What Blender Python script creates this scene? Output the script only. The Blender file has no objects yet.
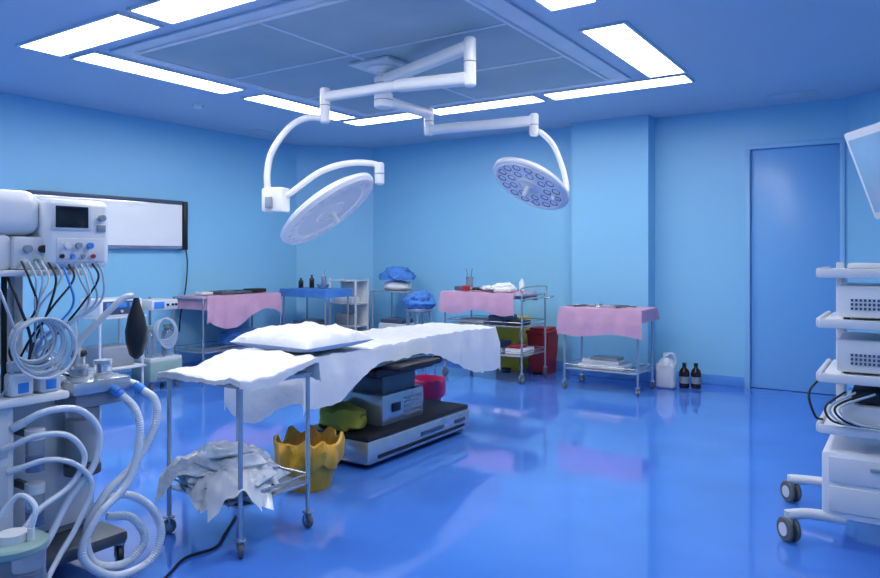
import bpy, bmesh, math, random
from mathutils import Vector, Matrix, noise
random.seed(7)
S = bpy.context.scene
S.view_settings.view_transform = 'Standard'

# ---------------------------------------------------------------- materials
def lin(c):
    return tuple((x/12.92 if x <= 0.04045 else ((x+0.055)/1.055)**2.4) for x in c)
def mat(name, rgb, rough=0.5, metal=0.0, var=0.06, scale=6.0, bump=0.0, bscale=40.0, coat=0.0, emis=None, es=0.0, trans=0.0, alpha=1.0):
    m = bpy.data.materials.new(name); m.use_nodes = True
    nt = m.node_tree; N = nt.nodes; L = nt.links
    b = N['Principled BSDF']
    c = lin([v/255.0 for v in rgb])
    tc = N.new('ShaderNodeTexCoord')
    nz = N.new('ShaderNodeTexNoise'); nz.inputs['Scale'].default_value = scale; nz.inputs['Detail'].default_value = 4
    L.new(tc.outputs['Object'], nz.inputs['Vector'])
    mx = N.new('ShaderNodeValToRGB')
    mx.color_ramp.elements[0].position = 0.3; mx.color_ramp.elements[1].position = 0.7
    mx.color_ramp.elements[0].color = tuple(max(0, v*(1-var)) for v in c)+(1,)
    mx.color_ramp.elements[1].color = tuple(min(1, v*(1+var)) for v in c)+(1,)
    L.new(nz.outputs['Fac'], mx.inputs['Fac'])
    L.new(mx.outputs['Color'], b.inputs['Base Color'])
    b.inputs['Roughness'].default_value = rough
    b.inputs['Metallic'].default_value = metal
    if coat: b.inputs['Coat Weight'].default_value = coat; b.inputs['Coat Roughness'].default_value = 0.05
    if trans: b.inputs['Transmission Weight'].default_value = trans
    if alpha < 1: b.inputs['Alpha'].default_value = alpha
    if emis:
        b.inputs['Emission Color'].default_value = lin([v/255.0 for v in emis])+(1,)
        b.inputs['Emission Strength'].default_value = es
    if bump:
        n2 = N.new('ShaderNodeTexNoise'); n2.inputs['Scale'].default_value = bscale; n2.inputs['Detail'].default_value = 3
        L.new(tc.outputs['Object'], n2.inputs['Vector'])
        bp = N.new('ShaderNodeBump'); bp.inputs['Strength'].default_value = bump; bp.inputs['Distance'].default_value = 0.02
        L.new(n2.outputs['Fac'], bp.inputs['Height']); L.new(bp.outputs['Normal'], b.inputs['Normal'])
    return m

WALL = mat('wall_paint', (138,202,235), 0.4, var=0.02, scale=0.8)
CEIL = mat('ceiling_paint', (184,205,224), 0.6, var=0.02, scale=0.8)
FLOOR = mat('floor_epoxy', (74,130,224), 0.08, var=0.08, scale=1.6, bump=0.010, bscale=3.0, coat=0.5)
BASEB = mat('baseboard_vinyl', (90,154,228), 0.3)
DOOR = mat('door_paint', (118,182,234), 0.3, var=0.02, scale=1)
DFR = mat('door_frame_paint', (142,200,236), 0.4, var=0.02)
LIT = mat('lit_diffuser', (250,250,250), 0.5, emis=(254,248,241), es=17.5)
TRIM = mat('aluminium_trim', (205,216,228), 0.4, 0.1)
PANEL = mat('airflow_panel_mesh', (154,178,190), 0.55, 0.0, var=0.05, scale=3, bump=0.1, bscale=200)
STEEL = mat('stainless_steel', (190,196,202), 0.26, 0.72, var=0.08, scale=12)
STEELD = mat('dark_steel', (96,104,112), 0.4, 0.5)
WHITE = mat('white_enamel', (230,233,236), 0.3, var=0.02, coat=0.2)
OFFW = mat('offwhite_plastic', (210,216,222), 0.4, var=0.03)
GREY = mat('grey_plastic', (142,152,164), 0.45)
DBLUE = mat('slate_panel', (66,84,112), 0.4)
BLACK = mat('black_plastic', (20,22,26), 0.45)
BLKPAD = mat('black_upholstery', (26,28,34), 0.5, bump=0.1)
SHEET = mat('white_linen', (222,226,230), 0.85, var=0.02, scale=8, bump=0.5, bscale=8)
PAPER = mat('white_paper', (222,225,228), 0.6, var=0.08, bump=0.3, bscale=20)
BAGW = mat('clear_poly_bag', (210,219,228), 0.2, var=0.14, scale=18, bump=0.8, bscale=22, coat=0.4)
PINK = mat('pink_linen', (200,158,184), 0.85, var=0.06, scale=8, bump=0.35, bscale=12)
BLUEC = mat('blue_linen', (70,130,205), 0.8, var=0.10, scale=8, bump=0.4, bscale=18)
YEL = mat('yellow_bag', (222,166,46), 0.3, var=0.18, bump=0.7, bscale=12)
OLIVE = mat('olive_towel', (152,152,58), 0.85, var=0.15, bump=0.3, bscale=30)
YBIN = mat('yellow_plastic', (242,208,60), 0.4)
MAG = mat('magenta_plastic', (205,44,110), 0.35)
RED = mat('red_plastic', (170,34,44), 0.4)
BROWN = mat('amber_glass', (44,24,18), 0.1)
JUGM = mat('translucent_jug', (222,228,232), 0.35)
RUB = mat('grey_rubber', (92,100,106), 0.7)
HOSE = mat('hose_plastic', (216,226,236), 0.3, var=0.04, coat=0.3)
GLASS = mat('clear_acrylic', (230,236,242), 0.05, trans=0.85)
GREEN = mat('green_plastic', (90,150,125), 0.4)
SCREEN = mat('dark_screen', (22,26,34), 0.12)
LCD = mat('monitor_glass', (150,190,220), 0.15)
LED = mat('led_lens', (56,84,136), 0.15)
FILM = mat('film_viewer_face', (228,234,238), 0.35, var=0.01, emis=(235,245,250), es=0.08)
CYAN = mat('cyan_connector', (60,140,225), 0.4)
SAGE = mat('sage_enamel', (140,172,168), 0.4)
CAB = mat('pale_cable', (170,188,206), 0.4)

# ---------------------------------------------------------------- mesh builder
class MB:
    def __init__(s, name):
        s.name = name; s.v = []; s.f = []; s.mi = []; s.mats = []; s.M = Matrix.Identity(4)
    def add(s, vs, fs, m):
        if m not in s.mats: s.mats.append(m)
        k = s.mats.index(m); o = len(s.v)
        s.v += [s.M @ Vector(p) for p in vs]
        for f in fs: s.f.append([o+i for i in f]); s.mi.append(k)
        return s
    def bm(s, bm, m, T=None):
        bm.verts.index_update()
        vs = [(T @ v.co if T else v.co.copy()) for v in bm.verts]
        fs = [[v.index for v in f.verts] for f in bm.faces]
        bm.free(); return s.add(vs, fs, m)
    def box(s, x0, x1, y0, y1, z0, z1, m, bev=0.0, R=None, seg=2):
        bm = bmesh.new(); bmesh.ops.create_cube(bm, size=1)
        sx, sy, sz = abs(x1-x0), abs(y1-y0), abs(z1-z0)
        for v in bm.verts: v.co = Vector((v.co.x*sx, v.co.y*sy, v.co.z*sz))
        if bev > 0:
            bmesh.ops.bevel(bm, geom=bm.edges[:], offset=min(bev, 0.45*min(sx, sy, sz)), segments=seg, affect='EDGES', profile=0.5)
        T = Matrix.Translation(((x0+x1)/2, (y0+y1)/2, (z0+z1)/2))
        if R is not None: T = T @ R
        return s.bm(bm, m, T)
    def lathe(s, prof, o, axis, m, seg=20):
        a = Vector(axis).normalized(); q = Vector((0, 0, 1)).rotation_difference(a).to_matrix()
        vs = []; fs = []; o = Vector(o); n = len(prof)
        for r, z in prof:
            for k in range(seg):
                t = 2*math.pi*k/seg
                vs.append(o + q @ Vector((max(r, 1e-4)*math.cos(t), max(r, 1e-4)*math.sin(t), z)))
        for i in range(n-1):
            for k in range(seg):
                fs.append([i*seg+k, i*seg+(k+1) % seg, (i+1)*seg+(k+1) % seg, (i+1)*seg+k])
        fs.append(list(range(seg))[::-1]); fs.append([(n-1)*seg+k for k in range(seg)])
        return s.add(vs, fs, m)
    def cyl(s, p, q, r, m, r2=None, seg=14, bev=0.0):
        p = Vector(p); q = Vector(q); L = (q-p).length; r2 = r if r2 is None else r2
        if bev: prof = [(r-bev, 0), (r, bev), (r2, L-bev), (r2-bev, L)]
        else: prof = [(r, 0), (r2, L)]
        return s.lathe(prof, p, q-p, m, seg)
    def tube(s, pts, r, m, seg=8, n=8, corr=0.0, cn=1):
        P = [Vector(p) for p in pts]; Q = []
        if len(P) == 2: Q = P[:]
        else:
            E = [P[0]*2-P[1]] + P + [P[-1]*2-P[-2]]
            for i in range(1, len(E)-2):
                for k in range(n):
                    t = k/n; a, b, c, d = E[i-1], E[i], E[i+1], E[i+2]
                    Q.append(0.5*((2*b)+(c-a)*t+(2*a-5*b+4*c-d)*t*t+(3*b-a-3*c+d)*t**3))
            Q.append(P[-1])
        vs = []; fs = []
        T0 = (Q[1]-Q[0]).normalized()
        nrm = T0.orthogonal().normalized()
        for i, p in enumerate(Q):
            T = (Q[min(i+1, len(Q)-1)]-Q[max(i-1, 0)]).normalized()
            nrm = (nrm - T*nrm.dot(T)); nrm.normalize() if nrm.length > 1e-6 else None
            bn = T.cross(nrm)
            rr = r*(1+corr*(1 if i % 2 else -1))
            for k in range(seg):
                a = 2*math.pi*k/seg; vs.append(p+(nrm*math.cos(a)+bn*math.sin(a))*rr)
        for i in range(len(Q)-1):
            for k in range(seg):
                fs.append([i*seg+k, i*seg+(k+1) % seg, (i+1)*seg+(k+1) % seg, (i+1)*seg+k])
        fs.append(list(range(seg))[::-1]); fs.append([(len(Q)-1)*seg+k for k in range(seg)])
        return s.add(vs, fs, m)
    def ring(s, c, axis, R, r, m, seg=28, rs=8, rz=None):
        a = Vector(axis).normalized(); q = Vector((0, 0, 1)).rotation_difference(a).to_matrix(); c = Vector(c); rz = rz or r
        vs = []; fs = []
        for i in range(seg):
            t = 2*math.pi*i/seg
            for k in range(rs):
                u = 2*math.pi*k/rs; rr = R+r*math.cos(u)
                vs.append(c+q @ Vector((rr*math.cos(t), rr*math.sin(t), rz*math.sin(u))))
        for i in range(seg):
            for k in range(rs):
                fs.append([i*rs+k, ((i+1) % seg)*rs+k, ((i+1) % seg)*rs+(k+1) % rs, i*rs+(k+1) % rs])
        return s.add(vs, fs, m)
    def blob(s, c, rx, ry, rz, m, nz=0.0, ns=6.0, sub=3, seed=0, flat=None):
        bm = bmesh.new(); bmesh.ops.create_icosphere(bm, subdivisions=sub, radius=1)
        for v in bm.verts:
            k = 1+nz*noise.noise(v.co*ns*0.4+Vector((seed, 0, 0)))+nz*0.5*noise.noise(v.co*ns+Vector((0, seed, 0)))
            v.co = Vector((v.co.x*rx*k, v.co.y*ry*k, v.co.z*rz*k))
            if flat is not None and v.co.z < flat: v.co.z = flat
        return s.bm(bm, m, Matrix.Translation(c))
    def pillow(s, x0, x1, y0, y1, z, h, m, wr=0.006, seed=0, n=40):
        for sg in (1, -1):
            vs = []; fs = []
            for i in range(n+1):
                for j in range(n+1):
                    u = i/n*2-1; v = j/n*2-1
                    k = (max(0, 1-abs(u)**3.6)*max(0, 1-abs(v)**3.6))**0.5
                    x = (x0+x1)/2+(x1-x0)/2*u*(1-0.05*(1-v*v)); y = (y0+y1)/2+(y1-y0)/2*v*(1-0.05*(1-u*u))
                    zz = z+h*0.35+(h*0.65 if sg > 0 else -h*0.35)*k+(wr*k*(noise.noise(Vector((x*7, y*7, seed)))+0.6*noise.noise(Vector((x*19, y*19, seed)))) if sg > 0 else 0)
                    vs.append((x, y, zz))
            for i in range(n):
                for j in range(n): fs.append([i*(n+1)+j, (i+1)*(n+1)+j, (i+1)*(n+1)+j+1, i*(n+1)+j+1])
            s.add(vs, fs, m)
    def finish(s, smooth=True, parent=None):
        me = bpy.data.meshes.new(s.name); me.from_pydata([tuple(v) for v in s.v], [], s.f)
        for m in s.mats: me.materials.append(m)
        for p, k in zip(me.polygons, s.mi): p.material_index = k; p.use_smooth = smooth
        bm = bmesh.new(); bm.from_mesh(me); bmesh.ops.recalc_face_normals(bm, faces=bm.faces); bm.to_mesh(me); bm.free()
        if smooth: me.set_sharp_from_angle(angle=math.radians(42))
        o = bpy.data.objects.new(s.name, me); S.collection.objects.link(o)
        if parent: o.parent = parent
        return o

def val(h, t): return h(t) if callable(h) else h
def drape(mb, x0, x1, y0, y1, z, hx0, hx1, hy0, hy1, m, top=None, res=0.03, seed=0, flare=0.010, fold=0.010, wr=0.003, freq=26):
    nx = max(4, int((x1-x0)/res)); ny = max(4, int((y1-y0)/res)); K = 8
    U = [(-(K-i)/K, 0.0) for i in range(K)] + [(0, i/nx) for i in range(nx+1)] + [((i+1)/K, 1.0) for i in range(K)]
    V = [(-(K-i)/K, 0.0) for i in range(K)] + [(0, i/ny) for i in range(ny+1)] + [((i+1)/K, 1.0) for i in range(K)]
    vs = []; fs = []
    for (su, u) in U:
        for (sv, v) in V:
            x = x0+(x1-x0)*u; y = y0+(y1-y0)*v
            hx = val(hx0 if su < 0 else hx1, v); hy = val(hy0 if sv < 0 else hy1, u)
            ex = abs(su)*hx; ey = abs(sv)*hy
            e = math.hypot(ex, ey) if not (ex and ey) else max(ex, ey)*1.10
            zt = z + (top(x, y) if top else 0) + wr*noise.noise(Vector((x*9, y*9, seed)))+wr*0.8*noise.noise(Vector((x*22, y*22, seed+5)))
            amp = min(1, e/0.15)**1.3
            dx = (1 if su > 0 else -1 if su < 0 else 0) ; dy = (1 if sv > 0 else -1 if sv < 0 else 0)
            w = math.sin((x*1.0+y*1.0)*freq+seed+3*noise.noise(Vector((x*3, y*3, seed))))
            off = (flare+fold*w)*amp + (0.004 if e > 0 else 0) + fold*0.5*amp
            zz = zt - e
            vs.append((x+dx*off, y+dy*off, zz))
    n = len(V)
    for i in range(len(U)-1):
        for j in range(n-1): fs.append([i*n+j, (i+1)*n+j, (i+1)*n+j+1, i*n+j+1])
    mb.add(vs, fs, m)

def caster(mb, x, y, r=0.035, ang=0.3, tire=RUB):
    ax = Vector((math.cos(ang), math.sin(ang), 0))
    c = Vector((x, y, r))
    mb.cyl(c-ax*0.012, c+ax*0.012, r, tire, seg=18, bev=0.004)
    mb.cyl(c-ax*0.015, c+ax*0.015, r*0.45, STEEL, seg=12)
    for sgn in (-1, 1):
        p = c+ax*0.018*sgn
        mb.tube([p, p+Vector((0, 0, r*1.3))], 0.004, STEEL, seg=6)
    mb.box(x-0.02, x+0.02, y-0.02, y+0.02, r*2.15, r*2.15+0.012, STEEL, 0.002)
    mb.cyl((x, y, r*2.2), (x, y, r*2.2+0.03), 0.009, STEEL)

def cart(name, x0, x1, y0, y1, zt, shelves, tray=STEEL, leg=0.0115, wheel=0.035, rail=True, extra=None):
    mb = MB(name); i = 0.015
    for x in (x0+i, x1-i):
        for y in (y0+i, y1-i):
            mb.cyl((x, y, wheel*2.2), (x, y, zt-0.005), leg, STEEL)
            caster(mb, x, y, wheel, ang=0.2+x*3+y)
    mb.box(x0, x1, y0, y1, zt-0.02, zt, tray, 0.004)
    for z in shelves:
        mb.box(x0+0.01, x1-0.01, y0+0.01, y1-0.01, z-0.012, z, tray, 0.003)
        if rail:
            for a, b in (((x0+i, y0+i), (x1-i, y0+i)), ((x1-i, y0+i), (x1-i, y1-i)), ((x1-i, y1-i), (x0+i, y1-i)), ((x0+i, y1-i), (x0+i, y0+i))):
                mb.cyl((a[0], a[1], z+0.04), (b[0], b[1], z+0.04), 0.005, STEEL, seg=8)
    return mb

def bottle(mb, x, y, z, r, h, m, cap=BLACK):
    mb.lathe([(r*0.9, 0), (r, h*0.04), (r, h*0.62), (r*0.85, h*0.72), (r*0.38, h*0.82), (r*0.36, h*0.88)], (x, y, z), (0, 0, 1), m, 18)
    mb.cyl((x, y, z+h*0.88), (x, y, z+h), r*0.42, cap)

def tools(mb, x0, x1, y0, y1, z, n, seed=1):
    R = random.Random(seed)
    for k in range(n):
        x = R.uniform(x0, x1); y = R.uniform(y0, y1); a = R.uniform(0, math.pi); L = R.uniform(0.05, 0.1)
        mm = (STEEL, STEELD, BLACK)[k % 3]
        d = Vector((math.cos(a), math.sin(a), 0)); c = Vector((x, y, z+0.008)); pn = Vector((-d.y, d.x, 0))
        mb.cyl(c-d*L, c+d*L*0.9, 0.005, mm, seg=6); mb.cyl(c-d*L+pn*0.012, c+d*L*0.9, 0.005, mm, seg=6)
        mb.ring(c-d*(L+0.012), (0, 0, 1), 0.014, 0.004, mm, 12, 5); mb.ring(c-d*(L+0.012)+pn*0.022, (0, 0, 1), 0.014, 0.004, mm, 12, 5)

# ---------------------------------------------------------------- room shell
H = 2.95
XL, YB, XR, YF = -7.22, 8.04, 1.0, -1.3
CLx, CLy = -6.50, 7.22      # left corner chamfer end points
CRx, CRy = -0.52, 6.52
f = MB('floor'); f.box(XL-0.3, XR+0.3, YF-0.3, YB+0.3, -0.1, 0, FLOOR); f.finish(False)
c = MB('ceiling'); c.box(XL-0.3, XR+0.3, YF-0.3, YB+0.3, H, H+0.1, CEIL); c.finish(False)
w = MB('wall_left'); w.box(XL-0.15, XL, YF-0.15, CLy, 0, H, WALL); w.finish(False)
w = MB('wall_back'); DX0, DX1, DZ = -1.465, -0.54, 2.56
w.box(CLx, DX0, YB, YB+0.15, 0, H, WALL); w.box(DX1, CRx, YB, YB+0.15, 0, H, WALL); w.box(DX0, DX1, YB, YB+0.15, DZ, H, WALL)
w.box(DX0-0.1, DX1+0.1, YB+0.15, YB+0.2, 0, H, WALL); w.finish(False)
w = MB('wall_right'); w.box(XR, XR+0.15, YF-0.15, CRy, 0, H, WALL); w.finish(False)
w = MB('wall_front'); w.box(XL, XR, YF-0.15, YF, 0, H, WALL); w.finish(False)
def diag(name, a, b, z0, z1, m, t=0.15, inn=0.0):
    a = Vector((a[0], a[1], 0)); b = Vector((b[0], b[1], 0)); d = (b-a).normalized(); n = Vector((-d.y, d.x, 0))
    mb = MB(name); vs = []
    for z in (z0, z1):
        for p in (a-n*inn, b-n*inn, b+n*t, a+n*t): vs.append((p.x, p.y, z))
    mb.add(vs, [[0, 1, 2, 3], [4, 5, 6, 7], [0, 1, 5, 4], [1, 2, 6, 5], [2, 3, 7, 6], [3, 0, 4, 7]], m); mb.finish(False)
diag('wall_corner_left', (XL, CLy), (CLx, YB), 0, H, WALL)
diag('wall_corner_right', (CRx, YB), (XR, CRy), 0, H, WALL)
w = MB('wall_column'); w.box(-3.32, -2.42, 7.8, YB, 0, H, WALL, 0.0); w.finish(False)
b = MB('baseboard_back')
for a0, a1, yy in ((CLx, -3.34, YB), (-2.40, DX0-0.01, YB)): b.box(a0, a1, yy-0.018, yy, 0, 0.11, BASEB, 0.006)
b.box(-3.34, -2.40, 7.782, 7.8, 0, 0.11, BASEB, 0.006); b.box(-2.42, -2.402, 7.79, YB-0.018, 0, 0.11, BASEB, 0.006)
b.finish()
b = MB('baseboard_left'); b.box(XL, XL+0.018, YF, CLy, 0, 0.11, BASEB, 0.006); b.finish()
diag('baseboard_corner_left', (XL, CLy), (CLx, YB), 0, 0.11, BASEB, 0, 0.018)
diag('baseboard_corner_right', (CRx+0.02, YB-0.02), (XR, CRy), 0, 0.11, BASEB, 0, 0.018)
d = MB('door_1')
d.box(DX0+0.053, DX1-0.053, YB+0.03, YB+0.08, 0.005, DZ-0.056, DOOR, 0.004)
d.box(DX0+0.002, DX0+0.05, YB-0.015, YB+0.12, 0, DZ-0.053, DFR, 0.004); d.box(DX1-0.05, DX1-0.002, YB-0.015, YB+0.12, 0, DZ-0.053, DFR, 0.004)
d.box(DX0+0.002, DX1-0.002, YB-0.015, YB+0.12, DZ-0.052, DZ-0.002, DFR, 0.004)
d.finish()
# ---------------------------------------------------------------- ceiling equipment
def lightpanel(x0, x1, y0, y1, z=None):
    z = H if z is None else z
    mb = MB('ceiling_light_panel'); t = 0.02
    mb.box(x0+t, x1-t, y0+t, y1-t, z-0.012, z-0.004, LIT)
    for a in ((x0, x1, y0, y0+t), (x0, x1, y1-t, y1), (x0, x0+t, y0+t, y1-t), (x1-t, x1, y0+t, y1-t)): mb.box(a[0], a[1], a[2], a[3], z-0.018, z, TRIM)
    mb.finish()
for x0, x1 in ((-5.48, -4.2), (-4.10, -2.95), (-2.85, -1.60)):
    lightpanel(x0, x1, 2.62, 2.96)
for x0, x1 in ((-5.48, -4.42), (-4.32, -3.03), (-2.95, -1.60)):
    lightpanel(x0, x1, 6.19, 6.50)
lightpanel(-5.48, -5.15, 3.02, 4.50); lightpanel(-5.48, -5.15, 4.72, 6.10)
lightpanel(-1.90, -1.57, 3.02, 4.12); lightpanel(-1.90, -1.57, 4.58, 6.12)
# unseen panels, added out of view to light the near foreground
lightpanel(-6.2, -4.9, 0.7, 1.04); lightpanel(-3.6, -2.3, 0.3, 0.64); lightpanel(-1.0, 0.3, 1.6, 1.94)
p = MB('laminar_airflow_ceiling')
px0, px1, py0, py1 = -4.88, -2.2, 3.2, 5.95
p.box(px0-0.16, px1+0.16, py0-0.12, py1+0.14, H-0.02, H, TRIM, 0.004)
cx, cy = (px0+px1)/2, (py0+py1)/2
for i in range(2):
    for j in range(3):
        xa = px0+(px1-px0)/2*i; ya = py0+(py1-py0)/3*j
        p.box(xa+0.012, xa+(px1-px0)/2-0.012, ya+0.012, ya+(py1-py0)/3-0.012, H-0.032, H-0.012, PANEL, 0.003)
for a in ((px0, px1, py0-0.01, py0+0.012), (px0, px1, py1-0.012, py1+0.01), (px0-0.01, px0+0.012, py0, py1), (px1-0.012, px1+0.01, py0, py1), (cx-0.014, cx+0.014, py0, py1)):
    p.box(a[0], a[1], a[2], a[3], H-0.038, H-0.012, TRIM, 0.002)
for j in (1, 2):
    ya = py0+(py1-py0)/3*j; p.box(px0, px1, ya-0.014, ya+0.014, H-0.037, H-0.012, TRIM, 0.002)
p.finish()
def vent(x, y, sx, sy):
    mb = MB('ceiling_vent'); mb.box(x-sx/2, x+sx/2, y-sy/2, y+sy/2, H-0.008, H, CEIL, 0.002)
    n = 5
    for k in range(n):
        yy = y-sy/2+sy*(k+0.5)/n; mb.box(x-sx*0.42, x+sx*0.42, yy-0.006, yy+0.006, H-0.013, H-0.007, TRIM)
    mb.finish()
vent(-0.95, 7.6, 0.42, 0.24); vent(-6.85, 6.2, 0.3, 0.3); vent(-6.6, 2.2, 0.3, 0.4)
s = MB('smoke_detector'); s.lathe([(0.02, -0.04), (0.045, -0.035), (0.055, -0.01), (0.055, 0)], (-6.13, 4.72, H), (0, 0, 1), WHITE); s.finish()

# ---------------------------------------------------------------- surgical light
hub = Vector((-3.5, 4.46, 0))
def lamp_head(mb, c, n, R, face, lens, ringy):
    c = Vector(c); n = Vector(n).normalized()
    mb.lathe([(R*0.25, -0.075), (R*0.6, -0.06), (R*0.88, -0.035), (R, -0.012), (R*1.005, 0.012), (R*0.97, 0.026), (R*0.88, 0.026)], c, n, WHITE, 48)
    q = Vector((0, 0, 1)).rotation_difference(n).to_matrix()
    if ringy:
        mb.lathe([(R*0.98, 0.024), (R*0.95, 0.036), (R*0.74, 0.036), (R*0.70, 0.020)], c, n, WHITE, 48)
        mb.lathe([(R*0.70, 0.026), (R*0.5, 0.029), (R*0.3, 0.029)], c, n, face, 48)
        rows = ((0.84, 26, 0.022, 0.034),)
    else:
        mb.lathe([(R*0.88, 0.020), (R*0.87, 0.024), (R*0.34, 0.024)], c, n, face, 48)
        mb.ring(c+n*0.026, n, R*0.88, 0.008, WHITE, 48)
        rows = ((0.74, 15, 0.036, 0.022), (0.48, 9, 0.034, 0.022))
    for rr, k, lr, zz in rows:
        for i in range(k):
            t = 2*math.pi*(i+0.5*(rr < 0.6))/k
            pp = c+q @ Vector((R*rr*math.cos(t), R*rr*math.sin(t), zz))
            mb.lathe([(lr, 0), (lr, 0.007), (lr*0.8, 0.004), (0.002, 0.003)], pp, n, lens, 12)
    mb.ring(c+n*0.028, n, R*0.28, 0.010, WHITE, 30)
    mb.lathe([(R*0.26, 0.02), (R*0.2, 0.038), (0.03, 0.045), (0.026, 0.06), (0.022, 0.12), (0.012, 0.13)], c, n, OFFW, 20)
def joint(mb, x, y, z0, z1, r=0.05):
    mb.cyl((x, y, z0), (x, y, z1), r, WHITE, seg=20, bev=0.012)
    mb.ring((x, y, (z0+z1)/2), (0, 0, 1), r, 0.004, GREY, 20, 6)
def arm(mb, a, b, w, h, m=WHITE):
    a = Vector(a); b = Vector(b); L = (b-a).length; d = (b-a).normalized()
    R = d.to_track_quat('X', 'Z').to_matrix().to_4x4()
    c = (a+b)/2; mb.box(c.x-L/2, c.x+L/2, c.y-w/2, c.y+w/2, c.z-h/2, c.z+h/2, m, min(w, h)*0.3, R, 3)
L = MB('surgical_ceiling_light')
L.box(hub.x-0.2, hub.x+0.2, hub.y-0.2, hub.y+0.2, H-0.06, H-0.034, OFFW, 0.006)
L.lathe([(0.13, 0), (0.13, -0.02), (0.1, -0.03), (0.055, -0.05), (0.055, -0.30), (0.03, -0.32)], (hub.x, hub.y, H-0.058), (0, 0, 1), WHITE, 28)
joint(L, hub.x, hub.y, 2.70, 2.82, 0.075); joint(L, hub.x, hub.y, 2.57, 2.69, 0.075)
arm(L, (hub.x, hub.y, 2.79), (-2.45, 4.05, 2.79), 0.09, 0.08)
joint(L, -2.45, 4.05, 2.52, 2.85, 0.042)
arm(L, (-2.45, 4.05, 2.575), (-3.05, 4.03, 2.60), 0.10, 0.085); arm(L, (-3.0, 4.03, 2.60), (-3.71, 4.01, 2.60), 0.075, 0.07)
joint(L, -3.71, 4.01, 2.40, 2.67, 0.04)
L.tube([(-3.71, 4.01, 2.44), (-3.80, 3.90, 2.43), (-3.88, 3.80, 2.35), (-3.95, 3.70, 2.17), (-3.96, 3.66, 2.0), (-3.95, 3.66, 1.85)], 0.024, WHITE, 12, 10)
L.box(-3.96, -3.78, 3.60, 3.72, 1.71, 1.89, WHITE, 0.02, Matrix.Rotation(0.3, 4, 'Z'))
L.box(-3.90, -3.84, 3.58, 3.60, 1.74, 1.82, GREY, 0.004)
L.tube([(-3.85, 3.67, 1.80), (-3.74, 3.70, 1.86), (-3.55, 3.79, 2.0), (-3.36, 3.89, 2.06), (-3.2, 3.98, 2.05), (-3.15, 3.98, 2.0)], 0.022, WHITE, 12, 10)
joint(L, -3.16, 3.98, 1.90, 2.06, 0.034)
lamp_head(L, (-3.43, 3.735, 1.725), (0.57, 0.215, -0.79), 0.385, OFFW, HOSE, True)
arm(L, (hub.x, hub.y, 2.63), (-3.51, 5.11, 2.63), 0.09, 0.075)
joint(L, -3.51, 5.11, 2.44, 2.69, 0.042)
arm(L, (-3.51, 5.11, 2.49), (-2.6, 5.32, 2.51), 0.09, 0.08)
joint(L, -2.6, 5.32, 2.38, 2.57, 0.038)
L.tube([(-2.6, 5.32, 2.42), (-2.55, 5.35, 2.41), (-2.47, 5.41, 2.31), (-2.41, 5.45, 2.14), (-2.37, 5.455, 1.98), (-2.36, 5.42, 1.90)], 0.022, WHITE, 12, 10)
L.tube([(-2.38, 5.46, 1.96), (-2.36, 5.38, 1.87), (-2.40, 5.25, 1.86)], 0.018, WHITE, 10, 8)
lamp_head(L, (-2.59, 5.24, 1.98), (-0.225, -0.51, -0.83), 0.335, GREY, LED, False)
L.finish()

# ---------------------------------------------------------------- film viewer on left wall
v = MB('xray_film_viewer')
VX = XL+0.004
v.box(VX, VX+0.07, 3.54, 5.285, 1.47, 2.0, STEEL, 0.006)
v.box(VX+0.07, VX+0.078, 3.58, 5.275, 1.505, 1.985, FILM, 0.003)
v.box(VX, VX+0.09, 5.29, 5.35, 1.46, 2.03, BLACK, 0.01); v.box(VX, VX+0.085, 3.54, 5.285, 2.0, 2.035, DBLUE, 0.005)
v.tube([(VX+0.05, 5.34, 1.5), (VX+0.06, 5.36, 1.3), (VX+0.04, 5.35, 1.0), (VX+0.03, 5.29, 0.7), (VX+0.03, 5.27, 0.5)], 0.008, BLACK, 6, 6)
v.finish()

# ---------------------------------------------------------------- operating table
T = MB('operating_table')
bx0, bx1, by0, by1 = -3.5, -2.92, 3.56, 4.84
T.box(bx0, bx1, by0, by1, 0.03, 0.19, STEEL, 0.03)
T.box(bx0+0.01, bx1-0.01, by0+0.01, by1-0.01, 0.175, 0.215, BLKPAD, 0.018)
T.box(bx1-0.004, bx1+0.004, by0+0.1, by1-0.1, 0.06, 0.085, BLACK, 0.002)
T.box(bx1-0.003, bx1+0.005, 4.15, 4.45, 0.105, 0.135, DBLUE, 0.002); T.box(bx1-0.003, bx1+0.005, 4.6, 4.75, 0.105, 0.135, DBLUE, 0.002)
T.box(bx0+0.04, bx1-0.04, by0+0.04, by1-0.04, 0.012, 0.04, BLACK, 0.006)
for x in (bx0+0.1, bx1-0.1):
    for y in (by0+0.12, by1-0.12): T.cyl((x, y, 0), (x, y, 0.05), 0.035, BLACK)
T.box(-3.42, -3.03, 3.85, 4.35, 0.21, 0.43, STEEL, 0.02); T.box(-3.38, -3.07, 3.9, 4.3, 0.42, 0.56, STEELD, 0.02)
T.box(-3.028, -3.02, 3.95, 4.05, 0.30, 0.36, BLACK, 0.002)
for k in range(5): T.box(-3.03, -3.022, 4.1, 4.3, 0.25+0.03*k, 0.262+0.03*k, GREY, 0.002)
T.box(-3.45, -3.0, 3.75, 4.45, 0.56, 0.64, BLACK, 0.02)
T.box(-3.03, -2.96, 3.7, 4.5, 0.585, 0.635, BLKPAD, 0.015)
T.box(-2.97, -2.80, 3.75, 4.25, 0.625, 0.665, BLKPAD, 0.018)
T.box(-3.45, -3.05, 3.02, 5.17, 0.66, 0.70, STEELD, 0.01)
for a, bq in ((3.02, 3.55), (3.57, 4.45), (4.47, 5.22)): T.box(-3.54, -2.96, a, bq, 0.70, 0.785, BLKPAD, 0.03, None, 3)
for x in (-3.57, -2.94): 
    T.box(x-0.006, x+0.006, 3.1, 5.15, 0.66, 0.69, STEEL, 0.003)
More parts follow.
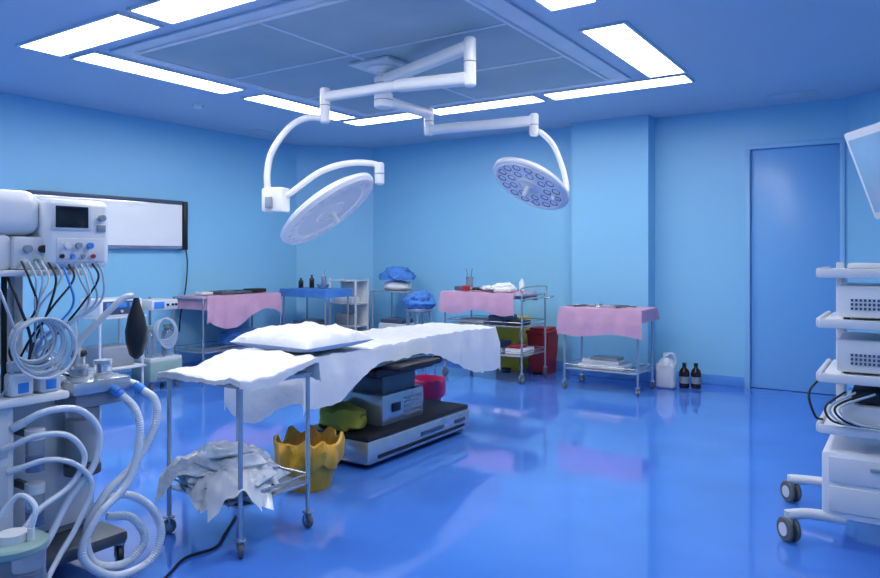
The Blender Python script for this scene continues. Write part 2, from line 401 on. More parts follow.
for y in (3.3, 4.0, 4.8): T.box(-3.57, -2.94, y-0.015, y+0.015, 0.645, 0.67, STEEL, 0.003)
for y in (3.75, 4.4): T.cyl((-3.25, y, 0.44), (-3.2, y+0.05, 0.62), 0.02, STEEL)
To = T.finish()
sh = MB('operating_table_sheet')
def ss(a, b, t):
    t = max(0, min(1, (t-a)/(b-a))); return t*t*(3-2*t)
drape(sh, -3.57, -2.925, 2.98, 5.25, 0.797, 0.2,
      lambda t: 0.30-0.19*ss(0.1, 0.3, t)+0.24*ss(0.5, 0.9, t),
      lambda t: 0.34+0.08*math.sin(t*5), 0.34, SHEET, top=lambda x, y: 0.012*max(0, math.sin((y-3.7)*2.4)), seed=3, wr=0.010, fold=0.010, flare=0.012, freq=18, res=0.02)
sh.finish()
pl = MB('pillow')
pl.pillow(-3.54, -2.88, 2.96, 3.58, 0.810, 0.14, SHEET, wr=0.038, seed=4)
pl.finish()
ol = MB('olive_towel')
ol.blob((-3.26, 3.70, 0.275), 0.18, 0.12, 0.10, OLIVE, 0.35, 5, 3, 2, flat=-0.055)
ol.blob((-3.36, 3.73, 0.28), 0.10, 0.10, 0.12, OLIVE, 0.35, 5, 3, 5, flat=-0.06); ol.finish()
def bin_bag(name, x, y, r, h, m, seed=0, ir=0.09):
    mb = MB(name); n = 48
    prof = [(0.74, 0), (0.8, 0.15), (0.88, 0.5), (0.97, 0.93), (1.03, 1.0), (1.1, 0.97), (1.14, 0.80), (1.11, 0.5)]
    inner = [(1.03, 1.0), (0.9, 0.6), (0.78, 0.12), (0.05, 0.1)]
    def add(prof):
        vs = []; fs = []
        for i, (a, b) in enumerate(prof):
            for k in range(n):
                t = 2*math.pi*k/n; w = 1+ir*noise.noise(Vector((math.cos(t)*4, math.sin(t)*4, b*3+seed)))*(1.2 if b > 0.3 else 0.4)
                vs.append((x+r*a*w*math.cos(t), y+r*a*w*math.sin(t), max(0.0, b*h+(0.5*ir*noise.noise(Vector((math.cos(t)*2.4, math.sin(t)*2.4, seed))) if b > 0.45 else 0))))
        for i in range(len(prof)-1):
            for k in range(n): fs.append([i*n+k, i*n+(k+1) % n, (i+1)*n+(k+1) % n, (i+1)*n+k])
        fs.append(list(range(n))) if prof[0][1] == 0 else (fs.append([(len(prof)-1)*n+k for k in range(n)]) if prof[-1][0] < 0.1 else None)
        mb.add(vs, fs, m)
    add(prof); add(inner); mb.finish()
bin_bag('yellow_waste_bin', -3.05, 3.15, 0.18, 0.29, YEL, 1, 0.16)
bin_bag('magenta_waste_bin', -3.62, 5.24, 0.15, 0.30, MAG, 4, 0.04)

# ---------------------------------------------------------------- front instrument cart
m = cart('instrument_cart', -3.13, -2.57, 2.21, 2.68, 0.80, [0.235])
m.finish()
cl = MB('cart_cover_sheet')
drape(cl, -3.15, -2.55, 2.19, 2.70, 0.806, 0.05, lambda t: 0.04+0.012*math.sin(t*5), lambda t: 0.028+0.006*math.sin(t*7), 0.12, SHEET,
      top=lambda x, y: 0.012+0.02*max(0, noise.noise(Vector((x*4, y*4, 2))))+0.055*ss(2.35, 2.68, y), seed=21, wr=0.013, fold=0.006, res=0.02)
cl.finish()
pp = MB('packaging_bag_pile'); R = random.Random(4)
for k in range(13):       # soft poly-bag packs heaped on the shelf
    zb = 0.237+(k//4)*0.05+R.uniform(0, 0.008)
    cxk = -2.85+(-0.15, 0.13, 0.02, -0.05)[k % 4]+R.uniform(-0.02, 0.02); cyk = 2.44+(-0.09, -0.09, 0.08, 0.05)[k % 4]+R.uniform(-0.02, 0.02)
    if k > 7: cxk = -2.87+R.uniform(-0.08, 0.08); cyk = 2.42+R.uniform(-0.06, 0.06)
    a = R.uniform(-0.5, 0.5)
    pp.M = Matrix.Translation((cxk, cyk, zb)) @ Matrix.Rotation(a, 4, 'Z') @ (Matrix.Rotation(R.uniform(-0.12, 0.16), 4, 'Y') if k > 3 else Matrix.Identity(4))
    w2 = R.uniform(0.12, 0.15); d2 = R.uniform(0.09, 0.12)
    pp.pillow(-w2, w2, -d2, d2, 0, R.uniform(0.055, 0.08), (BAGW, PAPER, BAGW)[k % 3], wr=0.04, seed=k*3, n=24)
pp.M = Matrix.Identity(4)
for k in range(15):        # loose crumpled wrappers
    a = R.uniform(-0.7, 0.7); cxk = -2.86+R.uniform(-0.17, 0.16); cyk = 2.38+R.uniform(-0.10, 0.09)
    sx = R.uniform(0.10, 0.19); sy = R.uniform(0.08, 0.14); zb = 0.30+k*0.0105-0.35*abs(cxk+2.86)
    vs = []; fs = []; n = 20
    for i in range(n+1):
        for j in range(n+1):
            u = (i/n*2-1)*sx; v2 = (j/n*2-1)*sy; e = max(0, abs(i/n*2-1)-0.4)+max(0, abs(j/n*2-1)-0.4)
            x = cxk+u*math.cos(a)-v2*math.sin(a); y = cyk+u*math.sin(a)+v2*math.cos(a)
            out = max(0, -3.12-x, x+2.58, 2.22-y)
            zz = zb+0.03*noise.noise(Vector((x*10, y*10, k*0.9)))+0.028*noise.noise(Vector((x*26, y*26, k*3)))-0.10*e-0.6*out
            vs.append((x, y, max(0.25-0.8*out, zz)))
    for i in range(n):
        for j in range(n): fs.append([i*(n+1)+j, (i+1)*(n+1)+j, (i+1)*(n+1)+j+1, i*(n+1)+j+1])
    pp.add(vs, fs, (PAPER, BAGW, PAPER, OFFW)[k % 4])
pp.finish()
cb = MB('floor_cable'); cb.tube([(-3.0, 2.55, 0.008), (-2.85, 2.35, 0.008), (-2.76, 2.22, 0.008), (-2.78, 2.07, 0.008), (-2.69, 1.91, 0.008), (-2.6, 1.7, 0.008), (-2.7, 1.4, 0.008)], 0.007, BLACK, 6, 8); cb.finish()

# ---------------------------------------------------------------- back right carts
c1 = cart('instrument_trolley', -4.52, -3.50, 6.88, 7.5, 0.97, [0.30, 0.62], wheel=0.05)
c1.tube([(-3.5, 6.9, 0.9), (-3.42, 6.9, 0.93), (-3.42, 7.48, 0.93), (-3.5, 7.48, 0.9)], 0.01, STEEL, 8, 6)
c1.tube([(-3.51, 6.9, 0.97), (-3.51, 6.9, 1.04), (-3.51, 7.48, 1.04), (-3.51, 7.48, 0.97)], 0.009, STEEL, 8, 6)
c1o = c1.finish()
q = MB('pink_trolley_drape'); drape(q, -4.54, -3.60, 6.86, 7.44, 0.98, 0.15, 0.05, lambda t: 0.22+0.03*math.sin(t*9), 0.1, PINK, seed=31, wr=0.004); q.finish(parent=c1o)
ZT = 0.988
q = MB('surgical_instrument_set'); tools(q, -4.35, -3.75, 6.95, 7.35, ZT, 16, 3)
q.box(-4.25, -4.0, 7.1, 7.3, ZT, 1.03, STEEL, 0.008); q.box(-3.95, -3.7, 6.98, 7.15, ZT, 1.03, PAPER, 0.01); q.blob((-3.9, 7.2, 1.03), 0.14, 0.1, 0.05, SHEET, 0.3, 6, 3, 1, flat=-0.035)
q.blob((-4.0, 7.0, 1.025), 0.09, 0.06, 0.03, OFFW, 0.3, 6, 3, 8, flat=-0.03); q.box(-4.45, -4.3, 7.0, 7.08, ZT, 1.04, DBLUE, 0.01); q.box(-4.18, -4.1, 6.95, 7.02, ZT, 1.03, BLACK, 0.01)
q.box(-4.30, -4.22, 6.93, 6.99, ZT, 1.05, RED, 0.008); q.lathe([(0.03, 0), (0.05, 0.02), (0.06, 0.05), (0.055, 0.05)], (-4.08, 7.38, ZT), (0, 0, 1), STEEL, 18)
q.lathe([(0.03, 0), (0.03, 0.10), (0.012, 0.12), (0.012, 0.14)], (-3.72, 7.3, ZT), (0, 0, 1), OFFW, 14)
q.finish()
q = MB('forceps_jar'); q.lathe([(0.045, 0), (0.05, 0.02), (0.04, 0.09), (0.05, 0.15), (0.045, 0.15)], (-4.42, 7.3, ZT), (0, 0, 1), STEEL, 18)
for dx in (-0.015, 0.012): q.cyl((-4.42+dx, 7.3, 1.05), (-4.42+dx*3, 7.3, 1.24), 0.005, STEELD, seg=6)
q.finish()
q = MB('sterile_supply_boxes')
q.box(-4.4, -4.1, 7.0, 7.35, 0.302, 0.42, OFFW, 0.01); q.box(-4.05, -3.8, 6.98, 7.3, 0.302, 0.36, STEEL, 0.01); q.box(-4.03, -3.84, 7.0, 7.28, 0.36, 0.42, DBLUE, 0.01)
q.box(-3.78, -3.56, 7.0, 7.3, 0.302, 0.36, PAPER, 0.01); q.box(-3.75, -3.6, 7.02, 7.2, 0.36, 0.40, RED, 0.01)
q.box(-4.4, -4.05, 7.0, 7.35, 0.622, 0.66, PAPER, 0.01); q.box(-4.0, -3.8, 7.0, 7.35, 0.622, 0.72, DBLUE, 0.02); q.box(-3.76, -3.58, 7.0, 7.25, 0.622, 0.67, BLACK, 0.01); q.finish()
def pedal_bin(name, x0, x1, y0, y1, h, m):
    mb = MB(name); vs = [(x0+0.03, y0+0.03, 0), (x1-0.03, y0+0.03, 0), (x1-0.03, y1-0.03, 0), (x0+0.03, y1-0.03, 0), (x0, y0, h), (x1, y0, h), (x1, y1, h), (x0, y1, h)]
    mb.add(vs, [[0, 1, 2, 3], [4, 5, 6, 7], [0, 1, 5, 4], [1, 2, 6, 5], [2, 3, 7, 6], [3, 0, 4, 7]], m)
    mb.box(x0-0.012, x1+0.012, y0-0.012, y1+0.012, h-0.03, h+0.01, m, 0.01); mb.box(x0+0.02, x1-0.02, y0+0.02, y1-0.02, h+0.01, h+0.045, m, 0.02)
    mb.box((x0+x1)/2-0.05, (x0+x1)/2+0.05, y0-0.03, y0+0.05, 0.01, 0.03, BLACK, 0.005); mb.finish()
pedal_bin('yellow_clinical_waste_bin', -4.28, -3.92, 7.63, 7.95, 0.60, YBIN)
pedal_bin('red_sharps_bin', -3.80, -3.52, 7.58, 7.88, 0.50, RED)
c2 = cart('small_instrument_cart', -3.05, -2.24, 6.92, 7.42, 0.84, [0.22], wheel=0.035); c2.finish()
q = MB('pink_cart_drape'); drape(q, -3.08, -2.21, 6.9, 7.44, 0.852, 0.2, 0.12, lambda t: 0.27+0.02*math.sin(t*7), 0.1, PINK, seed=41, wr=0.004); q.finish()
q = MB('surgical_scissors_set'); tools(q, -2.95, -2.4, 7.0, 7.35, 0.858, 14, 5); q.finish()
q = MB('sterile_pack_stack'); q.box(-2.92, -2.42, 7.0, 7.32, 0.222, 0.27, PAPER, 0.012); q.box(-2.88, -2.48, 7.02, 7.28, 0.27, 0.31, OFFW, 0.012); q.box(-2.8, -2.5, 7.05, 7.25, 0.31, 0.335, GREY, 0.01); q.finish()
j = MB('white_plastic_jug')
j.box(-2.25, -2.05, 7.48, 7.62, 0, 0.27, JUGM, 0.035, None, 3)
j.lathe([(0.085, 0), (0.07, 0.05), (0.03, 0.085), (0.03, 0.1)], (-2.15, 7.55, 0.24), (0, 0, 1), JUGM, 20); j.cyl((-2.15, 7.55, 0.33), (-2.15, 7.55, 0.37), 0.034, WHITE)
j.tube([(-2.15, 7.52, 0.34), (-2.09, 7.53, 0.37), (-2.055, 7.55, 0.31), (-2.06, 7.55, 0.22)], 0.013, JUGM, 10, 8); j.finish()
for x, y in ((-2.0, 7.68), (-1.89, 7.72)):
    b = MB('brown_reagent_bottle'); bottle(b, x, y, 0, 0.052, 0.26, BROWN)
    b.cyl((x, y, 0.05), (x, y, 0.12), 0.0525, GREY, seg=18); b.finish()

# ---------------------------------------------------------------- left wall tables
t1 = cart('side_table', -7.15, -6.60, 5.15, 6.35, 0.92, [0.3], wheel=0.04); t1o = t1.finish()
q = MB('pink_table_drape'); drape(q, -7.12, -6.58, 5.2, 6.30, 0.93, 0.05, lambda t: 0.28+0.10*math.sin(t*6), 0.15, 0.2, PINK, seed=51, wr=0.004); q.finish(parent=t1o)
q = MB('instrument_tray'); q.box(-6.95, -6.7, 5.5, 5.95, 0.938, 0.965, STEELD, 0.008); q.box(-6.9, -6.72, 5.98, 6.2, 0.938, 0.985, BLACK, 0.01); tools(q, -6.9, -6.75, 5.55, 5.9, 0.965, 6, 9); q.box(-6.95, -6.8, 5.3, 5.45, 0.938, 0.97, PAPER, 0.008); q.finish()
q = MB('linen_bundle'); q.blob((-6.85, 5.9, 0.40), 0.2, 0.3, 0.11, BLUEC, 0.3, 5, 3, 3, flat=-0.095); q.finish()
t2 = cart('supply_table', -6.88, -6.12, 6.62, 7.08, 0.95, [0.35], wheel=0.04); t2.finish()
q = MB('blue_table_drape'); drape(q, -6.9, -6.1, 6.6, 7.1, 0.96, 0.08, 0.1, 0.1, 0.05, BLUEC, seed=61, wr=0.004); q.finish()
for x, y, h in ((-6.72, 6.8, 0.13), (-6.60, 6.88, 0.17)):
    b = MB('antiseptic_bottle'); bottle(b, x, y, 0.968, 0.033, h, BROWN); b.finish()
q = MB('kidney_dish'); q.lathe([(0.05, 0), (0.08, 0.03), (0.09, 0.05), (0.085, 0.05)], (-6.35, 6.82, 0.969), (0, 0, 1), STEEL, 20); q.finish()
q = MB('steel_tall_jar'); q.lathe([(0.03, 0), (0.034, 0.01), (0.03, 0.14), (0.036, 0.15)], (-6.45, 6.95, 0.969), (0, 0, 1), STEEL, 16); q.cyl((-6.45, 6.95, 1.08), (-6.44, 6.96, 1.22), 0.005, STEEL); q.finish()
q = MB('supply_carton'); q.box(-6.75, -6.45, 6.68, 7.0, 0.352, 0.55, DBLUE, 0.01); q.box(-6.4, -6.2, 6.7, 6.95, 0.352, 0.48, OFFW, 0.01); q.finish()
rk = MB('white_storage_rack')
for x in (-6.62, -6.16):
    for y in (7.25, 7.5): rk.box(x-0.013, x+0.013, y-0.013, y+0.013, 0, 1.08, OFFW, 0.003)
rk.box(-6.62, -6.16, 7.49, 7.505, 0.1, 1.05, OFFW, 0.003)
for z in (0.15, 0.45, 0.75, 1.06): rk.box(-6.63, -6.15, 7.24, 7.51, z-0.015, z, OFFW, 0.003)
rk.box(-6.55, -6.3, 7.28, 7.46, 0.45, 0.6, GREY, 0.01); rk.box(-6.55, -6.25, 7.28, 7.46, 0.75, 0.83, PAPER, 0.01); rk.box(-6.5, -6.25, 7.28, 7.46, 0.15, 0.33, BLUEC, 0.02); rk.finish()
t3 = cart('steel_stand', -5.98, -5.38, 7.35, 7.8, 0.93, [0.3], wheel=0.04); t3.finish()
q = MB('wrapped_instrument_pack'); q.blob((-5.72, 7.58, 1.09), 0.25, 0.20, 0.14, BLUEC, 0.25, 7, 4, 6, flat=-0.02)
q.blob((-5.72, 7.58, 0.99), 0.21, 0.17, 0.07, SHEET, 0.2, 6, 3, 2, flat=-0.058); q.blob((-5.68, 7.6, 1.18), 0.14, 0.12, 0.06, BLUEC, 0.4, 6, 3, 9); q.finish()
q = MB('supply_crate'); q.box(-5.9, -5.5, 7.4, 7.7, 0.302, 0.5, OFFW, 0.02); q.box(-5.88, -5.52, 7.42, 7.68, 0.5, 0.56, DBLUE, 0.02); q.finish()
t4 = MB('round_stool'); sx_, sy_ = -5.08, 7.2
t4.cyl((sx_, sy_, 0.70), (sx_, sy_, 0.74), 0.17, STEEL, seg=28, bev=0.008)
for k in range(4):
    a = k*math.pi/2+0.4; t4.tube([(sx_+0.12*math.cos(a), sy_+0.12*math.sin(a), 0.71), (sx_+0.2*math.cos(a), sy_+0.2*math.sin(a), 0.012)], 0.012, STEEL)
t4.ring((sx_, sy_, 0.25), (0, 0, 1), 0.175, 0.008, STEEL); t4.finish()
q = MB('blue_surgical_gown_bundle'); q.blob((sx_, sy_, 0.82), 0.20, 0.18, 0.12, BLUEC, 0.22, 5, 4, 12, flat=-0.078); q.blob((sx_+0.05, sy_-0.03, 0.88), 0.11, 0.10, 0.08, BLUEC, 0.3, 5, 3, 2); q.finish()
q = MB('dark_equipment_bag'); q.blob((-5.75, 6.9, 0.12), 0.22, 0.14, 0.14, BLACK, 0.2, 5, 3, 4, flat=-0.12); q.ring((-5.75, 6.9, 0.24), (0, 1, 0), 0.08, 0.01, BLACK); q.finish()

# ---------------------------------------------------------------- suction machine and electrosurgical trolley
u = MB('suction_machine')
u.box(-6.85, -6.5, 4.42, 4.82, 0.08, 0.30, SAGE, 0.03); u.box(-6.84, -6.51, 4.43, 4.81, 0.29, 0.33, OFFW, 0.01)
for x in (-6.8, -6.55):
    for y in (4.47, 4.77): caster(u, x, y, 0.036, 0.4)
u.cyl((-6.8, 4.62, 0.3), (-6.8, 4.62, 0.95), 0.014, STEEL)
for y in (4.52, 4.72):
    u.lathe([(0.06, 0), (0.065, 0.02), (0.065, 0.24), (0.05, 0.27), (0.03, 0.29)], (-6.63, y, 0.33), (0, 0, 1), GLASS, 20); u.cyl((-6.63, y, 0.62), (-6.63, y, 0.66), 0.05, SAGE)
u.box(-6.84, -6.55, 4.47, 4.79, 0.82, 0.93, OFFW, 0.012); u.box(-6.551, -6.545, 4.5, 4.62, 0.84, 0.91, CYAN, 0.002); 
for y in (4.66, 4.72, 4.76): u.cyl((-6.55, y, 0.875), (-6.535, y, 0.875), 0.013, BLACK)
for k in range(5): u.ring((-6.52, 4.6+0.01*k, 0.62-0.01*k), (1, 0.15*k-0.3, 0.1), 0.11+0.012*k, 0.008, CAB, 26, 6)
u.finish()
u = MB('electrosurgical_unit_trolley')
for x in (-6.85, -6.45):
    for y in (3.85, 4.3): u.cyl((x, y, 0.08), (x, y, 0.8), 0.012, OFFW); caster(u, x, y, 0.036, 0.8)
for z in (0.3, 0.8): u.box(-6.88, -6.42, 3.82, 4.33, z-0.02, z, OFFW, 0.005)
u.box(-6.82, -6.45, 3.85, 4.3, 0.80, 0.97, WHITE, 0.015); u.box(-6.452, -6.444, 3.88, 4.27, 0.82, 0.95, DBLUE, 0.003)
for k in range(3): u.box(-6.445, -6.438, 3.91+0.12*k, 4.0+0.12*k, 0.885, 0.935, CYAN, 0.002); u.cyl((-6.445, 3.95+0.12*k, 0.85), (-6.43, 3.95+0.12*k, 0.85), 0.013, OFFW)
u.box(-6.8, -6.5, 3.9, 4.25, 0.3, 0.5, GREY, 0.02); u.finish()

# ---------------------------------------------------------------- anaesthesia machine
A = MB('anesthesia_machine')
A.box(-3.52, -2.95, 1.08, 1.9, 0.10, 0.16, STEELD, 0.02)
for x in (-3.48, -2.98):
    for y in (1.13, 1.87): caster(A, x, y, 0.045, 1.2, BLACK)
A.box(-3.46, -2.97, 1.08, 1.42, 0.16, 0.80, WHITE, 0.02)
for k in range(3):
    z = 0.2+0.2*k; A.box(-2.972, -2.962, 1.11, 1.39, z, z+0.17, OFFW, 0.006); A.box(-2.962, -2.95, 1.19, 1.31, z+0.12, z+0.14, GREY, 0.004)
A.box(-3.46, -3.15, 1.42, 1.86, 0.16, 0.80, GREY, 0.02)
A.box(-3.48, -2.93, 1.06, 1.62, 0.80, 0.835, WHITE, 0.012); A.box(-3.48, -3.1, 1.6, 1.9, 0.80, 0.835, WHITE, 0.012)
for y in (1.15, 1.45, 1.62): A.box(-3.42, -3.36, y-0.02, y+0.02, 0.83, 1.34, GREY, 0.006)
A.box(-3.43, -3.37, 1.13, 1.64, 0.9, 1.25, GREY, 0.01)
for y in (1.36, 1.40): A.cyl((-3.02, y, 0.83), (-3.02, y, 1.33), 0.011, BLACK)
A.box(-3.45, -2.96, 1.05, 1.70, 1.315, 1.34, OFFW, 0.008)
A.box(-3.35, -2.985, 1.42, 1.69, 1.34, 1.475, OFFW, 0.015)
for k in range(4): A.cyl((-2.985, 1.47+0.06*k, 1.425), (-2.965, 1.47+0.06*k, 1.425), 0.016, (GREY, BLACK, CYAN, WHITE)[k])
for k in range(5): A.cyl((-2.985, 1.46+0.045*k, 1.375), (-2.97, 1.46+0.045*k, 1.375), 0.009, (WHITE, GREEN, BLACK, GREY, CYAN)[k])
A.box(-3.33, -2.95, 1.53, 1.81, 1.345, 1.635, WHITE, 0.03, None, 3)
A.box(-2.952, -2.944, 1.55, 1.72, 1.505, 1.615, OFFW, 0.008); A.box(-2.946, -2.941, 1.565, 1.705, 1.515, 1.605, SCREEN, 0.005)
A.box(-2.952, -2.946, 1.57, 1.78, 1.37, 1.47, OFFW, 0.006)
for k in range(3): A.cyl((-2.95, 1.61+0.05*k, 1.44), (-2.93, 1.61+0.05*k, 1.44), 0.013, (WHITE, GREY, CYAN)[k])
for k in range(4): A.cyl((-2.95, 1.59+0.045*k, 1.395), (-2.935, 1.59+0.045*k, 1.395), 0.009, (BLACK, CYAN, GREY, RED)[k], seg=10)
A.cyl((-2.95, 1.765, 1.56), (-2.93, 1.765, 1.56), 0.014, GREY); A.box(-2.951, -2.944, 1.745, 1.785, 1.5, 1.53, GREY, 0.002)
A.box(-3.38, -2.99, 1.10, 1.545, 1.48, 1.665, WHITE, 0.06, None, 5); A.box(-3.35, -3.0, 1.12, 1.43, 1.335, 1.485, OFFW, 0.03)
for k, mm in enumerate((WHITE, OFFW)):
    y = 1.44+0.11*k
    A.box(-3.06, -2.95, y-0.045, y+0.045, 0.835, 0.93, mm, 0.015); A.cyl((-3.0, y, 0.93), (-3.0, y, 0.975), 0.038, (OFFW, STEEL)[k], seg=20, bev=0.006)
    A.box(-2.952, -2.945, y-0.02, y+0.02, 0.85, 0.89, CYAN, 0.002)
A.box(-3.18, -2.93, 1.63, 1.9, 0.80, 0.86, STEEL, 0.015)
A.box(-3.14, -2.96, 1.66, 1.87, 0.74, 0.80, GREY, 0.01)
for y, h in ((1.69, 0.05), (1.80, 0.06)):
    A.cyl((-2.99, y, 0.86), (-2.99, y, 0.86+h), 0.036, GLASS, seg=20); A.cyl((-2.99, y, 0.86+h), (-2.99, y, 0.875+h), 0.039, STEEL, seg=20); A.cyl((-2.99, y, 0.86), (-2.99, y, 0.875), 0.039, OFFW, seg=20)
A.cyl((-3.1, 1.75, 0.86), (-3.1, 1.75, 0.95), 0.03, STEEL, seg=20); A.blob((-3.1, 1.75, 0.96), 0.035, 0.035, 0.025, BLACK)
A.cyl((-3.0, 1.88, 0.84), (-2.93, 1.93, 0.81), 0.016, WHITE); A.cyl((-2.97, 1.8, 0.83), (-2.9, 1.82, 0.80), 0.016, CYAN)
A.cyl((-3.05, 1.74, 0.48), (-3.05, 1.74, 0.74), 0.07, GLASS, seg=24, bev=0.01); A.cyl((-3.05, 1.74, 0.50), (-3.05, 1.74, 0.68), 0.062, OFFW, seg=24); A.cyl((-3.05, 1.74, 0.44), (-3.05, 1.74, 0.48), 0.075, STEELD, seg=24)
A.cyl((-3.03, 1.70, 0.85), (-3.03, 1.70, 0.97), 0.016, STEEL)
A.tube([(-3.03, 1.70, 0.95), (-3.02, 1.71, 1.02), (-2.99, 1.77, 1.10), (-2.96, 1.87, 1.20), (-2.95, 1.92, 1.215)], 0.014, OFFW, 10, 8)
A.lathe([(0.012, 0), (0.018, -0.03), (0.035, -0.08), (0.048, -0.15), (0.046, -0.2), (0.03, -0.26), (0.008, -0.28)], (-2.95, 1.935, 1.205), (0, 0, 1), BLACK, 20)
A.box(-3.15, -3.13, 1.44, 1.84, 0.2, 0.78, OFFW, 0.005)
for y, z in ((1.50, 0.52), (1.50, 0.3)):
    A.cyl((-2.98, y, z), (-2.98, y, z+0.14), 0.035, GLASS, seg=18); A.cyl((-2.98, y, z+0.13), (-2.98, y, z+0.17), 0.038, WHITE, seg=18); A.cyl((-2.98, y, z), (-2.98, y, z+0.06), 0.03, CYAN, seg=16)
    A.box(-3.14, -3.0, y-0.01, y+0.01, z+0.13, z+0.16, STEELD)
for k in range(7):
    A.ring((-2.94+0.006*k, 1.47+0.006*k, 1.06-0.006*k), (1, 0.1*math.sin(k*2), 0.12*math.cos(k*3)), 0.085+0.006*k, 0.0055, CAB if k % 3 else OFFW, 28, 6)
RR = random.Random(2)
for k in range(13):
    y0 = 1.44+0.026*k; c0 = (BLACK, CAB, CAB, OFFW, BLACK, CAB, CYAN, BLACK, CAB, OFFW, CAB, BLACK, CAB)[k]
    A.tube([(-2.965, y0, 1.375), (-2.93+0.01*RR.random(), y0+0.01, 1.30), (-2.94, y0+RR.uniform(-0.08, 0.05), 1.18), (-2.98, 1.42+RR.uniform(-0.03, 0.2), 1.03), (-3.05, 1.45+RR.uniform(0, 0.2), 0.92), (-3.1, 1.45+0.03*k, 0.84)], 0.005, c0, 6, 8)
for k in range(5):
    y0 = 1.2+0.05*k
    A.tube([(-3.0, y0, 1.32), (-2.94, y0+0.02, 1.2), (-2.95, y0+RR.uniform(-0.03, 0.08), 1.05), (-2.97, y0+0.05, 0.9), (-3.0, y0+0.03, 0.84)], 0.006, (BLACK, CAB)[k % 2], 6, 8)
def hose(pts, r=0.0175, cuff=CYAN):
    A.tube(pts, r, HOSE, 10, 24, corr=0.07)
    p0 = Vector(pts[0]); d0 = (Vector(pts[1])-p0).normalized(); A.cyl(p0-d0*0.02, p0+d0*0.03, r*1.25, cuff, seg=14, bev=0.003)
hose([(-2.92, 1.82, 0.80), (-2.86, 1.87, 0.72), (-2.84, 1.88, 0.60), (-2.83, 1.82, 0.42), (-2.84, 1.68, 0.30), (-2.84, 1.62, 0.16), (-2.82, 1.74, 0.04), (-2.80, 1.90, 0.05), (-2.80, 1.96, 0.16), (-2.82, 1.91, 0.29), (-2.86, 1.80, 0.36), (-2.9, 1.70, 0.30)])
hose([(-2.93, 1.93, 0.80), (-2.86, 1.97, 0.74), (-2.85, 1.96, 0.62), (-2.86, 1.86, 0.47), (-2.87, 1.74, 0.38), (-2.88, 1.66, 0.24), (-2.87, 1.69, 0.10), (-2.85, 1.82, 0.06), (-2.85, 1.91, 0.13), (-2.87, 1.86, 0.24), (-2.9, 1.76, 0.27)])
hose([(-2.96, 1.42, 0.72), (-2.90, 1.50, 0.77), (-2.87, 1.62, 0.76), (-2.86, 1.70, 0.66), (-2.86, 1.68, 0.52), (-2.87, 1.58, 0.40), (-2.86, 1.50, 0.28), (-2.84, 1.42, 0.20)], 0.014, OFFW)
hose([(-2.96, 1.38, 0.64), (-2.90, 1.47, 0.68), (-2.87, 1.58, 0.66), (-2.86, 1.64, 0.56), (-2.86, 1.58, 0.46), (-2.86, 1.46, 0.40), (-2.86, 1.40, 0.34)], 0.012, OFFW)
hose([(-2.95, 1.40, 0.55), (-2.88, 1.50, 0.58), (-2.85, 1.60, 0.54), (-2.84, 1.66, 0.44), (-2.84, 1.60, 0.3), (-2.83, 1.52, 0.2), (-2.8, 1.45, 0.12), (-2.78, 1.44, 0.05)], 0.011, OFFW)
A.finish()
J = MB('suction_canister')
J.cyl((-2.74, 1.30, 0.0), (-2.74, 1.30, 0.32), 0.10, GLASS, r2=0.11, seg=28); J.cyl((-2.74, 1.30, 0.32), (-2.74, 1.30, 0.355), 0.118, SAGE, seg=28, bev=0.008)
J.cyl((-2.74, 1.30, 0.355), (-2.74, 1.30, 0.385), 0.05, WHITE, seg=20); J.cyl((-2.69, 1.34, 0.355), (-2.69, 1.34, 0.40), 0.013, WHITE); J.cyl((-2.77, 1.25, 0.355), (-2.77, 1.25, 0.40), 0.013, CYAN)
J.ring((-2.74, 1.30, 0.2), (0, 0, 1), 0.108, 0.005, STEEL)
J.tube([(-2.69, 1.34, 0.39), (-2.70, 1.36, 0.47), (-2.78, 1.34, 0.50), (-2.82, 1.28, 0.42)], 0.010, HOSE, 8, 10); J.finish()

# ---------------------------------------------------------------- endoscopy tower
E = MB('endoscopy_tower')
ex0, ex1, ey0, ey1 = -0.36, 0.26, 3.86, 4.44
for x in (ex0+0.04, ex1-0.04):
    E.box(x-0.02, x+0.02, ey1-0.06, ey1-0.02, 0.15, 1.36, OFFW, 0.006)
for z in (0.585, 0.83, 1.09, 1.33):
    E.box(ex0, ex1, ey0, ey1, z-0.03, z, WHITE, 0.012)
    E.box(ex0-0.025, ex0+0.0, ey0+0.0, ey1-0.05, z-0.04, z+0.008, OFFW, 0.01)
    E.box(ex0-0.01, ex1+0.01, ey0-0.012, ey0+0.004, z-0.04, z+0.004, OFFW, 0.006)
E.box(ex0, ex1, ey0, ey1, 0.145, 0.46, WHITE, 0.015)
E.box(ex0+0.03, ex1-0.03, ey0-0.010, ey0+0.002, 0.18, 0.30, OFFW, 0.006); E.box(ex0+0.03, ex1-0.03, ey0-0.010, ey0+0.002, 0.32, 0.44, OFFW, 0.006)
E.box(ex0+0.2, ex1-0.2, ey0-0.02, ey0-0.008, 0.395, 0.41, GREY, 0.003)
for x, sx in ((ex0, -1), (ex1, 1)):
    for y, sy in ((ey0, -1), (ey1, 1)):
        rr_ = 0.14 if sy < 0 else 0.21
        E.tube([(x-sx*0.1, y-sy*0.03, 0.14), (x+sx*0.05, y, 0.145), (x+sx*rr_, y+sy*0.02, 0.13)], 0.026, OFFW, 10, 6)
        c0 = Vector((x+sx*rr_, y+sy*0.02, 0.06)); ax = Vector((0.75, 0.66, 0)).normalized()
        for k in (-1, 1): E.cyl(c0+ax*(0.01*k), c0+ax*(0.03*k), 0.06, RUB, seg=24, bev=0.006); E.cyl(c0+ax*(0.02*k), c0+ax*(0.034*k), 0.032, OFFW, seg=18)
        E.cyl((c0.x, c0.y, 0.07), (c0.x, c0.y, 0.15), 0.02, OFFW)
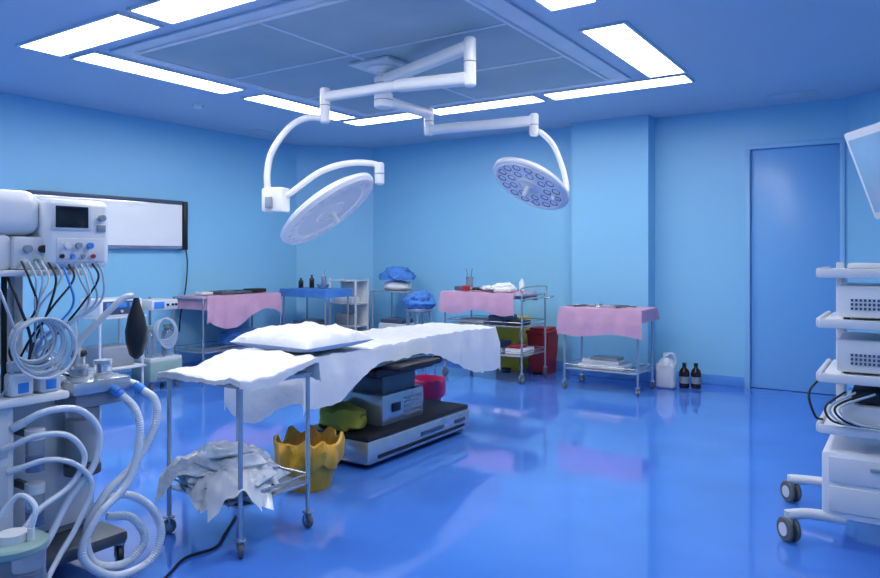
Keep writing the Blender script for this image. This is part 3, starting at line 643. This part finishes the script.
def dev(z, h, x0, x1, m, vents=True):
    E.box(x0, x1, ey0+0.03, ey1-0.1, z+0.012, z+h, m, 0.012)
    for x in (x0+0.04, x1-0.04): E.cyl((x, ey0+0.08, z), (x, ey0+0.08, z+0.014), 0.015, BLACK); E.cyl((x, ey1-0.15, z), (x, ey1-0.15, z+0.014), 0.015, BLACK)
    if vents:
        for k in range(9): E.box(x0-0.003, x0+0.002, ey0+0.1+0.03*k, ey0+0.115+0.03*k, z+h*0.3, z+h*0.75, GREY)
        for r in range(3):
            for k in range(12): E.box(x0+0.06+0.018*k, x0+0.07+0.018*k, ey0+0.026, ey0+0.032, z+h*0.3+0.02*r, z+h*0.3+0.012+0.02*r, DBLUE)
        E.cyl((x1-0.1, ey0+0.03, z+h*0.5), (x1-0.1, ey0+0.005, z+h*0.5), 0.022, BLACK)
dev(1.09, 0.165, ex0+0.06, ex1-0.04, WHITE); dev(0.83, 0.165, ex0+0.06, ex1-0.04, OFFW); dev(0.585, 0.10, ex0+0.08, ex1-0.04, OFFW, False)
E.box(ex0+0.12, ex1-0.08, ey0+0.06, ey1-0.15, 0.69, 0.76, BLACK, 0.015)
E.box(ex0+0.10, ex1-0.1, ey0+0.1, ey1-0.15, 1.332, 1.36, OFFW, 0.01)
for k in range(4): E.tube([(ex0+0.1+0.04*k, ey0+0.02, 0.75), (ex0+0.02+0.02*k, ey0-0.03, 0.68), (ex0+0.05+0.03*k, ey0-0.035, 0.615), (ex0+0.16+0.04*k, ey0-0.02, 0.60)], 0.006, (BLACK, CAB)[k % 2], 6, 8)
E.tube([(ex0-0.01, ey0+0.1, 0.80), (ex0-0.06, ey0+0.05, 0.72), (ex0-0.03, ey0+0.02, 0.62), (ex0, ey0+0.05, 0.60)], 0.006, BLACK, 6, 8)
E.cyl((-0.02, 4.3, 1.33), (-0.02, 4.3, 1.62), 0.025, OFFW); E.tube([(-0.02, 4.3, 1.6), (0.03, 4.22, 1.7), (0.04, 4.1, 1.77)], 0.022, OFFW, 10, 8)
E.M = Matrix.Translation((-0.065, 3.92, 1.80)) @ Matrix.Rotation(math.radians(-60), 4, 'Z') @ Matrix.Rotation(math.radians(20), 4, 'X')
E.box(-0.28, 0.28, -0.022, 0.022, -0.23, 0.23, WHITE, 0.012); E.box(-0.245, 0.245, -0.027, -0.020, -0.19, 0.19, LCD, 0.003); E.box(-0.12, 0.12, 0.02, 0.08, -0.1, 0.1, OFFW, 0.015)
E.M = Matrix.Identity(4)
E.finish()

# ---------------------------------------------------------------- camera, world
cam = bpy.data.cameras.new('camera'); co = bpy.data.objects.new('camera', cam); S.collection.objects.link(co)
co.location = (0, 0, 1.4); co.rotation_euler = (math.radians(90), 0, math.radians(33.58))
cam.sensor_width = 36; cam.lens = 29.05; cam.shift_y = -34/880; cam.clip_start = 0.05
S.camera = co
W = bpy.data.worlds.new('world'); W.use_nodes = True; S.world = W
W.node_tree.nodes['Background'].inputs[0].default_value = (0.1, 0.2, 0.4, 1); W.node_tree.nodes['Background'].inputs[1].default_value = 0.2
